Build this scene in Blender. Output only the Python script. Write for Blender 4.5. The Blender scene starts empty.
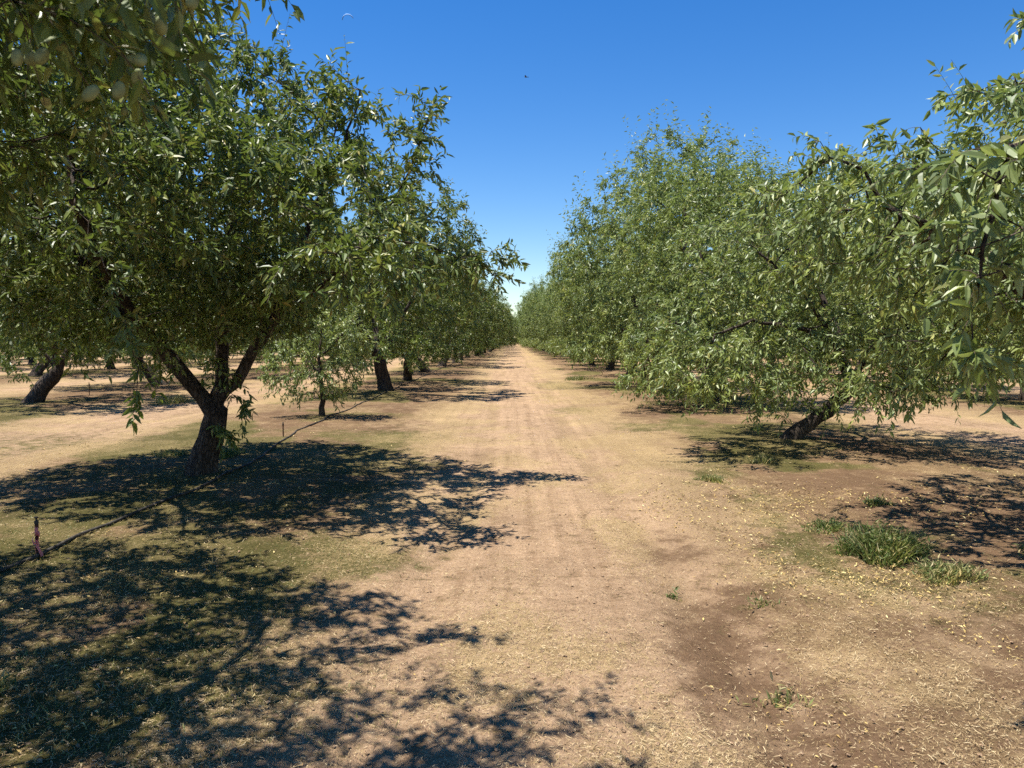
import bpy, math, random
import numpy as np
from mathutils import Vector

R = math.radians
SEED = 7
rng = np.random.default_rng(SEED)
random.seed(SEED)
scene = bpy.context.scene
COL = scene.collection

# ------------------------------------------------------------------ helpers
def link(o, parent=None):
    COL.objects.link(o)
    if parent is not None:
        o.parent = parent
    return o

def tag(o, label=None, cat=None, group=None, kind=None):
    if label: o['label'] = label
    if cat: o['category'] = cat
    if group: o['group'] = group
    if kind: o['kind'] = kind
    return o

def empty(name, loc, rz=0.0, s=1.0):
    e = bpy.data.objects.new(name, None)
    e.empty_display_size = 0.2
    link(e)
    e.location = loc
    e.rotation_euler = (0, 0, rz)
    e.scale = (s, s, s)
    return e

def mesh_from(name, verts, faces_list, mats, smooth=False, mat_index=None):
    """faces_list: list of (n,k) int arrays; verts (n,3)."""
    verts = np.asarray(verts, np.float32)
    me = bpy.data.meshes.new(name)
    me.vertices.add(len(verts))
    me.vertices.foreach_set('co', verts.ravel())
    loops, starts, totals, at = [], [], [], 0
    for f in faces_list:
        f = np.asarray(f, np.int32)
        if len(f) == 0: continue
        n, k = f.shape
        loops.append(f.ravel())
        starts.append(at + np.arange(n, dtype=np.int32) * k)
        totals.append(np.full(n, k, np.int32))
        at += n * k
    loops = np.concatenate(loops); starts = np.concatenate(starts); totals = np.concatenate(totals)
    me.loops.add(len(loops))
    me.loops.foreach_set('vertex_index', loops)
    me.polygons.add(len(starts))
    me.polygons.foreach_set('loop_start', starts)
    me.polygons.foreach_set('loop_total', totals)
    for m in mats: me.materials.append(m)
    if mat_index is not None:
        me.polygons.foreach_set('material_index', np.asarray(mat_index, np.int32))
    me.polygons.foreach_set('use_smooth', np.full(len(starts), smooth, bool))
    me.update(calc_edges=True)
    me.validate()
    return me

def norm(v):
    return v / np.maximum(np.linalg.norm(v, axis=-1, keepdims=True), 1e-9)

def hash2(ix, iy, s):
    h = (ix.astype(np.int64) * 374761393 + iy.astype(np.int64) * 668265263 + s * 1442695041) & 0x7fffffff
    h = ((h ^ (h >> 13)) * 1274126177) & 0x7fffffff
    h = h ^ (h >> 16)
    return (h & 0xffffff) / float(0xffffff)

def vnoise(x, y, s=0):
    ix = np.floor(x); iy = np.floor(y)
    fx = x - ix; fy = y - iy
    fx = fx * fx * (3 - 2 * fx); fy = fy * fy * (3 - 2 * fy)
    a = hash2(ix, iy, s); b = hash2(ix + 1, iy, s)
    c = hash2(ix, iy + 1, s); d = hash2(ix + 1, iy + 1, s)
    return (a * (1 - fx) + b * fx) * (1 - fy) + (c * (1 - fx) + d * fx) * fy

def fbm(x, y, s=0, octs=4):
    v = 0; amp = 0.5; t = 0
    for i in range(octs):
        v = v + amp * vnoise(x * 2 ** i, y * 2 ** i, s + i * 17); t += amp; amp *= 0.5
    return v / t

def sstep(a, b, x):
    t = np.clip((x - a) / (b - a), 0, 1)
    return t * t * (3 - 2 * t)

# ------------------------------------------------------------------ node helpers
def new_mat(name):
    m = bpy.data.materials.new(name)
    m.use_nodes = True
    nt = m.node_tree
    nt.nodes.clear()
    out = nt.nodes.new('ShaderNodeOutputMaterial')
    return m, nt, out

def N(nt, typ, **kw):
    n = nt.nodes.new(typ)
    for k, v in kw.items():
        if k.startswith('i_'):
            key = k[2:].replace('_', ' ')
            n.inputs[key].default_value = v
        else:
            setattr(n, k, v)
    return n

def ramp(nt, stops, fac=None, interp='LINEAR'):
    r = nt.nodes.new('ShaderNodeValToRGB')
    cr = r.color_ramp
    cr.interpolation = interp
    while len(cr.elements) < len(stops): cr.elements.new(0.5)
    for e, (p, c) in zip(cr.elements, stops):
        e.position = p
        e.color = (*c, 1)
    if fac is not None: nt.links.new(fac, r.inputs['Fac'])
    return r

def mixrgb(nt, fac, a, b, blend='MIX'):
    m = nt.nodes.new('ShaderNodeMix')
    m.data_type = 'RGBA'; m.blend_type = blend
    for sock, v in ((m.inputs[0], fac), (m.inputs[6], a), (m.inputs[7], b)):
        if isinstance(v, (int, float)): sock.default_value = v
        elif isinstance(v, tuple): sock.default_value = (*v, 1)
        else: nt.links.new(v, sock)
    return m.outputs[2]

def mathn(nt, op, a, b=None, c=None, clamp=False):
    m = nt.nodes.new('ShaderNodeMath'); m.operation = op; m.use_clamp = clamp
    for i, v in enumerate((a, b, c)):
        if v is None: continue
        if isinstance(v, (int, float)): m.inputs[i].default_value = v
        else: nt.links.new(v, m.inputs[i])
    return m.outputs[0]

def leaf_material(name, stops, trans_col, trans=0.34, rough=0.46, spec=0.5):
    m, nt, out = new_mat(name)
    geo = N(nt, 'ShaderNodeNewGeometry')
    col = ramp(nt, stops, geo.outputs['Random Per Island'])
    # some shoots carry younger, yellower leaves than others
    tcn = N(nt, 'ShaderNodeTexCoord')
    nz = N(nt, 'ShaderNodeTexNoise', i_Scale=1.7, i_Detail=2.0)
    nt.links.new(tcn.outputs['Object'], nz.inputs['Vector'])
    age = ramp(nt, [(0.32, (0.72, 0.80, 0.95)), (0.5, (1.0, 1.0, 1.0)), (0.7, (1.32, 1.22, 0.95))], nz.outputs['Fac'])
    base_c = mixrgb(nt, 1.0, col.outputs[0], age.outputs[0], 'MULTIPLY')
    p = N(nt, 'ShaderNodeBsdfPrincipled')
    nt.links.new(base_c, p.inputs['Base Color'])
    p.inputs['Roughness'].default_value = rough
    p.inputs['Specular IOR Level'].default_value = spec
    t = N(nt, 'ShaderNodeBsdfTranslucent')
    tc = mixrgb(nt, 0.6, trans_col, base_c)
    t.inputs['Color'].default_value = (*trans_col, 1)
    nt.links.new(tc, t.inputs['Color'])
    mx = N(nt, 'ShaderNodeMixShader')
    mx.inputs[0].default_value = trans
    nt.links.new(p.outputs[0], mx.inputs[1]); nt.links.new(t.outputs[0], mx.inputs[2])
    nt.links.new(mx.outputs[0], out.inputs['Surface'])
    return m

def simple_mat(name, col, rough=0.6, var=0.25, scale=30, bump=0.0, spec=0.3):
    m, nt, out = new_mat(name)
    tc = N(nt, 'ShaderNodeTexCoord')
    nz = N(nt, 'ShaderNodeTexNoise', i_Scale=scale, i_Detail=5.0)
    nt.links.new(tc.outputs['Object'], nz.inputs['Vector'])
    lo = tuple(c * (1 - var) for c in col); hi = tuple(min(1, c * (1 + var)) for c in col)
    cr = ramp(nt, [(0.3, lo), (0.7, hi)], nz.outputs['Fac'])
    p = N(nt, 'ShaderNodeBsdfPrincipled')
    nt.links.new(cr.outputs[0], p.inputs['Base Color'])
    p.inputs['Roughness'].default_value = rough
    p.inputs['Specular IOR Level'].default_value = spec
    if bump:
        b = N(nt, 'ShaderNodeBump', i_Strength=0.6, i_Distance=bump)
        nt.links.new(nz.outputs['Fac'], b.inputs['Height'])
        nt.links.new(b.outputs[0], p.inputs['Normal'])
    nt.links.new(p.outputs[0], out.inputs['Surface'])
    return m

def island_mat(name, stops, rough=0.7, spec=0.25):
    m, nt, out = new_mat(name)
    geo = N(nt, 'ShaderNodeNewGeometry')
    col = ramp(nt, stops, geo.outputs['Random Per Island'])
    p = N(nt, 'ShaderNodeBsdfPrincipled')
    nt.links.new(col.outputs[0], p.inputs['Base Color'])
    p.inputs['Roughness'].default_value = rough
    p.inputs['Specular IOR Level'].default_value = spec
    nt.links.new(p.outputs[0], out.inputs['Surface'])
    return m

def bark_material():
    m, nt, out = new_mat('bark')
    tc = N(nt, 'ShaderNodeTexCoord')
    mp = N(nt, 'ShaderNodeMapping'); mp.inputs['Scale'].default_value = (1, 1, 0.35)
    nt.links.new(tc.outputs['Object'], mp.inputs['Vector'])
    n1 = N(nt, 'ShaderNodeTexNoise', i_Scale=9.0, i_Detail=8.0, i_Roughness=0.65)
    v1 = N(nt, 'ShaderNodeTexVoronoi', i_Scale=26.0); v1.feature = 'DISTANCE_TO_EDGE'
    nt.links.new(mp.outputs[0], n1.inputs['Vector'])
    wv = mixrgb(nt, 0.12, mp.outputs[0], n1.outputs['Color'])
    nt.links.new(wv, v1.inputs['Vector'])
    cr = ramp(nt, [(0.25, (0.030, 0.022, 0.017)), (0.5, (0.075, 0.056, 0.042)), (0.75, (0.16, 0.125, 0.095))], n1.outputs['Fac'])
    crack = ramp(nt, [(0.0, (0.35, 0.33, 0.32)), (0.12, (1, 1, 1))], v1.outputs['Distance'])
    col = mixrgb(nt, 1.0, cr.outputs[0], crack.outputs[0], 'MULTIPLY')
    p = N(nt, 'ShaderNodeBsdfPrincipled')
    nt.links.new(col, p.inputs['Base Color'])
    p.inputs['Roughness'].default_value = 0.85
    p.inputs['Specular IOR Level'].default_value = 0.2
    h = mathn(nt, 'ADD', mathn(nt, 'MULTIPLY', n1.outputs['Fac'], 0.8), mathn(nt, 'MINIMUM', v1.outputs['Distance'], 0.15))
    b = N(nt, 'ShaderNodeBump', i_Strength=1.0, i_Distance=0.05)
    nt.links.new(h, b.inputs['Height']); nt.links.new(b.outputs[0], p.inputs['Normal'])
    nt.links.new(p.outputs[0], out.inputs['Surface'])
    return m

BARK = bark_material()
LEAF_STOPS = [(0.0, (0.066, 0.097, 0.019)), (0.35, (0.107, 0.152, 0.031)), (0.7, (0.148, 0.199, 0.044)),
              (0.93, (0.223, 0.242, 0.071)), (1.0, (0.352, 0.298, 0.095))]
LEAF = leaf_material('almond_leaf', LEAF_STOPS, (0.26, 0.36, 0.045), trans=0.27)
LEAF_R = leaf_material('almond_leaf_sunlit', [(0.0, (0.121, 0.159, 0.045)), (0.4, (0.184, 0.232, 0.067)), (0.75, (0.244, 0.299, 0.092)),
              (0.95, (0.306, 0.348, 0.121)), (1.0, (0.432, 0.388, 0.132))], (0.376, 0.493, 0.064), trans=0.29)  # brighter copy of the leaf: sunlight on the right row put into its colour
TWIG = simple_mat('twig_bark', (0.10, 0.075, 0.05), 0.7)
HULL = simple_mat('almond_hull', (0.22, 0.25, 0.11), 0.8, 0.25, 60, 0.002)

# ------------------------------------------------------------------ ground height and masks
ROW_L, ROW_R, PITCH = -3.8, 4.5, 8.25

def lane_u(x):
    """signed distance from the middle of the nearest lane"""
    return (x - 0.30 + PITCH / 2) % PITCH - PITCH / 2

def gh(x, y):
    x = np.asarray(x, float); y = np.asarray(y, float)
    u = lane_u(x)
    h = 0.05 * sstep(1.2, 3.6, np.abs(u))                                   # slight berm under the rows
    rut = np.exp(-((np.abs(u) - 0.78 - 0.06 * np.sin(y * 0.35)) / 0.22) ** 2)
    h = h - 0.028 * rut
    h = h + 0.05 * (fbm(x * 0.55, y * 0.55, 3) - 0.5) + 0.02 * (fbm(x * 2.3, y * 2.3, 11, 3) - 0.5)
    # bare mound and dips along the right side
    h = h + 0.10 * np.exp(-(((x - 1.75) / 0.75) ** 2 + ((y - 8.6) / 1.3) ** 2))
    h = h - 0.05 * np.exp(-(((x - 1.3) / 0.45) ** 2 + ((y - 4.2) / 1.2) ** 2))
    for tx, ty in ((-3.65, 8.95), (4.35, 11.9), (-3.95, 15.5), (-3.85, 22.9), (5.0, 19.3), (-3.85, 2.3)):
        h = h + 0.035 * np.exp(-((x - tx) ** 2 + (y - ty) ** 2) / 0.30)
    return h

def masks(x, y):
    """R lane dust, G moss, B damp brown soil, A straw"""
    u = lane_u(x)
    w = (fbm(x * 0.9, y * 0.5, 21) - 0.5) + 0.7 * (fbm(x * 4, y * 3, 23, 3) - 0.5)
    lane = 1 - sstep(0.75, 1.9, np.abs(u + 0.15) + w * 1.1)
    lane = lane * (1 - 0.75 * np.exp(-((np.abs(u) - 0.72 - 0.05 * np.sin(y * 0.35) + 0.15 * w) / 0.13) ** 2) * sstep(0.35, 0.55, fbm(x * 2, y * 0.4, 77)))
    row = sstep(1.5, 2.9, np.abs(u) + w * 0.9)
    moss = sstep(0.50, 0.66, fbm(x * 0.55 + 3.1, y * 0.45 + 7.7, 31)) * sstep(1.3, 2.3, np.abs(u) + w) * (1 - 0.6 * lane)
    # olive patches beside the left row close to the photographer
    for cx, cy, rx, ry, a in ((-1.5, 5.7, .8, .7, 1.0), (-1.7, 9.9, 1.0, 1.0, .8), (-2.2, 12.6, 1.2, .9, .8), (-2.6, 6.9, 1.1, .5, .7), (-1.9, 3.5, 1.1, .9, .8), (-3.0, 4.6, 1.2, .9, .7), (-3.0, 9.5, 1.6, 1.6, .6), (-5.2, 9.3, .9, 1.2, .6), (-7.6, 12, 1.6, 1.6, .5), (1.3, 17.5, .6, 1.2, .6), (2.6, 5.0, 1.0, .7, .45), (1.6, 27, 1, 3, .7)):
        moss = np.maximum(moss, a * np.exp(-(((x - cx) / rx) ** 2 + ((y - cy) / ry) ** 2) ** 1.5) * (0.5 + 0.9 * fbm(x * 2, y * 2, 5)))
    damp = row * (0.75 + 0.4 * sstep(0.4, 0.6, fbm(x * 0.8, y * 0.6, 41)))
    moss = np.maximum(moss, 0.75 * sstep(-0.9, -1.8, x + 0.8 * w) * sstep(-5.2, -4.4, x + 0.5 * w) * (1 - sstep(10, 15, y)) * (0.4 + 0.9 * sstep(0.38, 0.6, fbm(x * 1.1, y * .9, 35))))
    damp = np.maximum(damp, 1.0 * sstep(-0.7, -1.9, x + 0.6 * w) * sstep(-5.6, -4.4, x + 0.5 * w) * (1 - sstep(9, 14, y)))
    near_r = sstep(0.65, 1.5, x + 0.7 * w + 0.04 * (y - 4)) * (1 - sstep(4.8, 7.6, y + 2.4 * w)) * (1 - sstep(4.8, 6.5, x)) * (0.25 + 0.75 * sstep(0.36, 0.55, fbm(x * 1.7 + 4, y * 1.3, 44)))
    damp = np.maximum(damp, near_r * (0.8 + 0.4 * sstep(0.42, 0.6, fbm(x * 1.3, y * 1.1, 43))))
    patch = np.exp(-(((x - 1.12 - 0.1 * (y - 4)) / 0.3) ** 2 + ((y - 3.9) / 0.9) ** 2) ** 2)
    damp = np.maximum(damp, patch * 1.0)
    straw = sstep(0.35, 0.65, fbm(x * 1.1 + 9, y * 0.8, 51)) * (1 - 0.6 * lane) + 0.25
    straw = straw * (1 - 0.85 * patch) * (1 - 0.45 * near_r) * (0.55 + 0.9 * sstep(0.40, 0.62, fbm(x * 2.3, y * 1.7, 53, 3)))
    edge = np.exp(-((np.abs(u + 0.1) - 1.55) / 0.5) ** 2)
    straw = np.clip(straw + 0.45 * edge, 0, 1)
    return np.clip(lane, 0, 1), np.clip(moss, 0, 1), np.clip(damp, 0, 1), np.clip(straw, 0, 1)

def ground_material():
    m, nt, out = new_mat('orchard_soil')
    L = nt.links.new
    at = N(nt, 'ShaderNodeVertexColor'); at.layer_name = 'masks'
    sp = N(nt, 'ShaderNodeSeparateColor'); L(at.outputs['Color'], sp.inputs[0])
    lane, moss, damp, straw = sp.outputs[0], sp.outputs[1], sp.outputs[2], at.outputs['Alpha']
    tc = N(nt, 'ShaderNodeTexCoord')
    def noise(scale, detail=6.0, rough=0.6, sx=None):
        n = N(nt, 'ShaderNodeTexNoise', i_Scale=scale, i_Detail=detail, i_Roughness=rough)
        if sx:
            mp = N(nt, 'ShaderNodeMapping'); mp.inputs['Scale'].default_value = sx
            L(tc.outputs['Object'], mp.inputs['Vector']); L(mp.outputs[0], n.inputs['Vector'])
        else:
            L(tc.outputs['Object'], n.inputs['Vector'])
        return n.outputs['Fac']
    big = noise(0.8); mid = noise(5.0); fine = noise(38.0, 8.0, 0.7); grit = noise(160.0, 4.0, 0.7)
    base = ramp(nt, [(0.3, (0.220, 0.144, 0.081)), (0.5, (0.287, 0.197, 0.114)), (0.7, (0.341, 0.244, 0.148))], fine)
    dust = ramp(nt, [(0.32, (0.243, 0.158, 0.093)), (0.5, (0.360, 0.246, 0.152)), (0.68, (0.463, 0.332, 0.215))], fine)
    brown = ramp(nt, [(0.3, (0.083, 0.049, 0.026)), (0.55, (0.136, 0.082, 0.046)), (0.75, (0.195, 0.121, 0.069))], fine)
    green = ramp(nt, [(0.35, (0.050, 0.050, 0.013)), (0.55, (0.085, 0.083, 0.023)), (0.72, (0.150, 0.122, 0.048))], fine)
    strawc = ramp(nt, [(0.30, (0.190, 0.131, 0.064)), (0.5, (0.356, 0.261, 0.125)), (0.72, (0.475, 0.363, 0.189))], grit)
    def brk(mask, n, k=1.3, lo=0.35, hi=0.65):
        # break a soft mask up with noise
        v = mathn(nt, 'ADD', mask, mathn(nt, 'MULTIPLY', mathn(nt, 'SUBTRACT', n, 0.5), k))
        mr = N(nt, 'ShaderNodeMapRange', i_From_Min=lo, i_From_Max=hi); mr.clamp = True
        L(v, mr.inputs['Value']); return mr.outputs[0]
    mf = mathn(nt, 'MULTIPLY_ADD', fine, 0.5, mathn(nt, 'MULTIPLY', mid, 0.5))
    c = mixrgb(nt, brk(lane, mf, 2.6, 0.1, 0.9), base.outputs[0], dust.outputs[0])
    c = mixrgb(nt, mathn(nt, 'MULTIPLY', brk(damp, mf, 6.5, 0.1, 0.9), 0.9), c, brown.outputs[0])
    c = mixrgb(nt, mathn(nt, 'MULTIPLY', brk(moss, mf, 3.4, 0.2, 0.75), 0.85), c, green.outputs[0])
    # straw flecks: stretched noise in two directions
    f1 = noise(60.0, 3.0, 0.6, (1.0, 0.28, 1)); f2 = noise(60.0, 3.0, 0.6, (0.28, 1.0, 1))
    fl = mathn(nt, 'MAXIMUM', f1, f2)
    fm = mathn(nt, 'MULTIPLY', brk(mathn(nt, 'MULTIPLY', straw, 0.75), fl, 3.2, 0.55, 0.85), mathn(nt, 'MULTIPLY_ADD', damp, -0.7, 1.0))
    c = mixrgb(nt, mathn(nt, 'MULTIPLY', fm, 0.7), c, strawc.outputs[0])
    streak = noise(1.0, 5.0, 0.65, (7.0, 0.22, 1)); scuff = noise(9.0, 5.0, 0.7, (1.0, 2.2, 1))
    st1 = ramp(nt, [(0.36, (0.70, 0.66, 0.62)), (0.50, (1.0, 1.0, 1.0)), (0.64, (1.16, 1.15, 1.14))], mathn(nt, 'MULTIPLY_ADD', streak, 0.55, mathn(nt, 'MULTIPLY', scuff, 0.45)))
    c = mixrgb(nt, mathn(nt, 'MULTIPLY_ADD', lane, 0.6, 0.3), c, mixrgb(nt, 1.0, c, st1.outputs[0], 'MULTIPLY'))
    tone = ramp(nt, [(0.3, (0.82, 0.80, 0.78)), (0.7, (1.12, 1.1, 1.08))], big)
    c = mixrgb(nt, 1.0, c, tone.outputs[0], 'MULTIPLY')
    gr = ramp(nt, [(0.30, (0.70, 0.68, 0.66)), (0.5, (1.0, 1.0, 1.0)), (0.7, (1.18, 1.17, 1.15))], grit)
    c = mixrgb(nt, 1.0, c, gr.outputs[0], 'MULTIPLY')
    p = N(nt, 'ShaderNodeBsdfPrincipled')
    L(c, p.inputs['Base Color'])
    p.inputs['Roughness'].default_value = 0.95
    p.inputs['Specular IOR Level'].default_value = 0.1
    h = mathn(nt, 'ADD', mathn(nt, 'MULTIPLY', fine, 0.6), mathn(nt, 'ADD', mathn(nt, 'MULTIPLY', grit, 0.25), mathn(nt, 'MULTIPLY', fl, 0.3)))
    b = N(nt, 'ShaderNodeBump', i_Strength=0.9, i_Distance=0.045)
    L(h, b.inputs['Height']); L(b.outputs[0], p.inputs['Normal'])
    L(p.outputs[0], out.inputs['Surface'])
    return m

def axis(fine, step, far, growth):
    a = list(np.arange(0, fine, step)); s = step
    while a[-1] < far:
        s *= growth; a.append(a[-1] + s)
    return np.array(a)

def build_ground():
    ax = axis(5.5, 0.035, 1500, 1.06)
    xs = np.concatenate([-ax[::-1], ax[1:]])
    ay = axis(9.0, 0.035, 2000, 1.02) + 1.2
    back = -axis(0.5, 0.1, 150, 1.25)[::-1] + 1.2
    ys = np.concatenate([back[:-1], ay])
    X, Y = np.meshgrid(xs, ys)
    Z = gh(X, Y)
    micro = 0.026 * (fbm(X * 8, Y * 8, 71, 3) - 0.5) + 0.014 * (vnoise(X * 22, Y * 22, 75) - 0.5)
    Z = Z + micro * np.exp(-np.maximum(0, Y - 8) / 8)
    fade = np.exp(-np.maximum(0, np.hypot(X, Y) - 120) / 60)
    Z = Z * fade
    nx, ny = len(xs), len(ys)
    idx = np.arange(nx * ny).reshape(ny, nx)
    F = np.stack([idx[:-1, :-1], idx[:-1, 1:], idx[1:, 1:], idx[1:, :-1]], -1).reshape(-1, 4)
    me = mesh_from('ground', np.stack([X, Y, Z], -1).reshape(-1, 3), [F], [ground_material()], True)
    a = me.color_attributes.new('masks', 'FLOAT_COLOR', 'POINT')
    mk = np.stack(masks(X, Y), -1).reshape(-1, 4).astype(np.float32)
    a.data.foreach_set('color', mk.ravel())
    o = link(bpy.data.objects.new('ground', me))
    tag(o, kind='structure', label='sandy orchard floor with a bare dirt lane')

build_ground()

# ------------------------------------------------------------------ trees
def seg(pts, step=0.16):
    pts = [np.array(p, float) for p in pts]
    out = [pts[0]]
    for a, b in zip(pts[:-1], pts[1:]):
        n = max(1, int(round(np.linalg.norm(b - a) / step)))
        for i in range(1, n + 1): out.append(a + (b - a) * i / n)
    return out

def sample_env(ells, n, r, clump=0.0, shell=0.6):
    vol = np.array([e[3] * e[4] * e[5] * (e[6] if len(e) > 6 else 1) for e in ells])
    pick = r.choice(len(ells), n * 2, p=vol / vol.sum())
    E = np.array([e[:6] for e in ells], float)[pick]
    d = norm(r.normal(size=(n * 2, 3)))
    rad = r.random(n * 2) ** (1 / 3.0 * shell)
    P = E[:, :3] + d * rad[:, None] * E[:, 3:6]
    if clump > 0:
        k = fbm(P[:, 0] * 0.9 + P[:, 2] * 0.55, P[:, 1] * 0.9 - P[:, 2] * 0.65, int(r.integers(1000)), 2)
        P = P[(k > clump) | (r.random(len(P)) < 0.12)]
    return P[P[:, 2] > 0.25][:n]

def grow(scaffold, A, r, step=0.16, kill=0.26, infl=1.3, trop=(0, 0, 0.10), iters=140):
    pos = []; par = []
    for line in scaffold:                      # each: (parent index or -1, [points])
        pi, pts = line
        s = seg(pts, step)
        if pi is None:
            pos.append(s[0]); par.append(-1); last = 0; s = s[1:]
        else:
            # attach to the closest existing node to the first point
            last = int(np.argmin(np.linalg.norm(np.array(pos) - s[0], axis=1))); s = s[1:]
        for q in s:
            pos.append(q + r.normal(size=3) * 0.012); par.append(last); last = len(pos) - 1
    P = np.array(pos); par = list(par)
    nsc = len(P)
    kids = np.zeros(len(P), int)
    for p in par:
        if p >= 0: kids[p] += 1
    D = np.linalg.norm(A[:, None] - P[None], axis=2)
    near = D.argmin(1); dist = D.min(1)
    alive = dist > kill
    trop = np.array(trop)
    for it in range(iters):
        act = alive & (dist < infl)
        if not act.any():
            if alive.any() and it < 30: infl *= 1.5; continue
            break
        dirs = np.zeros_like(P); np.add.at(dirs, near[act], norm(A[act] - P[near[act]]))
        g = np.unique(near[act])
        g = g[kids[g] < 3]
        if len(g) == 0: break
        d = norm(norm(dirs[g]) + trop + r.normal(size=(len(g), 3)) * 0.22)
        newp = P[g] + d * step
        base = len(P)
        P = np.concatenate([P, newp]); par.extend(g.tolist())
        kids[g] += 1; kids = np.concatenate([kids, np.zeros(len(g), int)])
        ia = np.where(alive)[0]
        dn = np.linalg.norm(A[ia][:, None] - newp[None], axis=2)
        j = dn.argmin(1); dm = dn.min(1)
        better = dm < dist[ia]
        near[ia[better]] = base + j[better]; dist[ia[better]] = dm[better]
        alive &= dist > kill
    return P, np.array(par), nsc

def radii(P, par, base_r, tip=0.0035):
    n = len(P); s = np.zeros(n); kid = np.zeros(n, int)
    for i in range(n - 1, -1, -1):
        if kid[i] == 0: s[i] += tip ** 2.1
        if par[i] >= 0: s[par[i]] += s[i] * 1.004; kid[par[i]] += 1
    rr = s ** (1 / 2.1)
    k = (base_r - tip) / (rr[0] - tip)
    w = np.clip((rr - tip) / (rr[0] - tip), 0, 1)
    out = tip + (rr - tip) * (1 + (k - 1) * w ** 0.35)
    return out

def skeleton_mesh(name, P, par, rr, r):
    n = len(P)
    prim = np.full(n, -1)
    for i in range(1, n):
        p = par[i]
        if prim[p] < 0 or rr[i] > rr[prim[p]]: prim[p] = i
    edge = np.zeros((n, 3)); edge[1:] = norm(P[1:] - P[par[1:]]); edge[0] = (0, 0, 1)
    tan = edge.copy()
    has = prim >= 0
    tan[has] = norm(edge[has] + edge[prim[has]])
    ref = np.array([0.83, 0.41, 0.377])
    V = []; Q = []; off = 0
    ids = np.arange(1, n)
    for lo, hi, k in ((0.03, 9, 12), (0.009, 0.03, 6), (0, 0.009, 3)):
        e = ids[(rr[1:] >= lo) & (rr[1:] < hi)]
        if len(e) == 0: continue
        p = par[e]
        isp = prim[p] == e
        rb = np.where(isp, rr[p], np.minimum(rr[p], rr[e] * 1.25))
        tb = np.where(isp[:, None], tan[p], edge[e])
        ang = np.arange(k) * 2 * math.pi / k
        rings = []
        for c, t, rad, nodeid in ((P[p], tb, rb, p), (P[e], tan[e], rr[e], e)):
            a = norm(np.cross(t, ref)); b = np.cross(t, a)
            rad = rad[:, None] * np.ones((1, k))
            if lo == 0.03:     # lobed, knotty wood on the thick limbs
                ph = nodeid[:, None] * 0.11
                rad = rad * (1 + 0.09 * np.sin(3 * ang + ph) + 0.06 * np.sin(5 * ang - 1.7 * ph) + 0.05 * np.sin(2 * ang + 2.3 * ph))
            rings.append(c[:, None] + rad[..., None] * (np.cos(ang)[None, :, None] * a[:, None] + np.sin(ang)[None, :, None] * b[:, None]))
        ring = np.concatenate(rings, 1)            # (E,2k,3)
        E = len(e)
        V.append(ring.reshape(-1, 3))
        j = np.arange(k); j2 = (j + 1) % k
        f = np.stack([j, j2, j2 + k, j + k], -1)[None] + (off + np.arange(E) * 2 * k)[:, None, None]
        Q.append(f.reshape(-1, 4)); off += E * 2 * k
    return mesh_from(name, np.concatenate(V), Q, [BARK], True)

def leaves_geo(B, D, Nn, Ln, W, detail, r):
    """B base, D axis, Nn face normal, Ln length, W width -> verts, face arrays"""
    S = np.cross(Nn, D)
    m = len(B)
    curl = (r.random(m) * 0.30 + 0.02)[:, None]
    fold = (r.random(m) * 0.5 + 0.25)[:, None]
    L = Ln[:, None]; Wd = W[:, None]
    if detail:
        def pt(u, v, lift=0.0):
            return B + D * (u * L) + S * (v * Wd) + Nn * ((-curl * u * u) * L + abs(v) * fold * Wd + lift)
        vs = [pt(0, 0), pt(.3, -.46), pt(.3, 0), pt(.3, .46), pt(.68, -.36), pt(.7, 0), pt(.68, .36), pt(1.0, 0)]
        V = np.stack(vs, 1).reshape(-1, 3); o = np.arange(m)[:, None] * 8
        tri = np.concatenate([o + np.array([[0, 2, 1]]), o + np.array([[0, 3, 2]]), o + np.array([[4, 5, 7]]), o + np.array([[5, 6, 7]])])
        quad = np.concatenate([o + np.array([[1, 2, 5, 4]]), o + np.array([[2, 3, 6, 5]])])
        return V, tri, quad
    else:
        def pt(u, v):
            return B + D * (u * L) + S * (v * Wd) + Nn * ((-curl * u * u) * L + abs(v) * fold * Wd)
        V = np.stack([pt(0, 0), pt(.45, -.5), pt(1, 0), pt(.45, .5)], 1).reshape(-1, 3)
        o = np.arange(m)[:, None] * 4
        tri = np.concatenate([o + np.array([[0, 2, 1]]), o + np.array([[0, 3, 2]])])
        return V, tri, np.zeros((0, 4), int)

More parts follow.
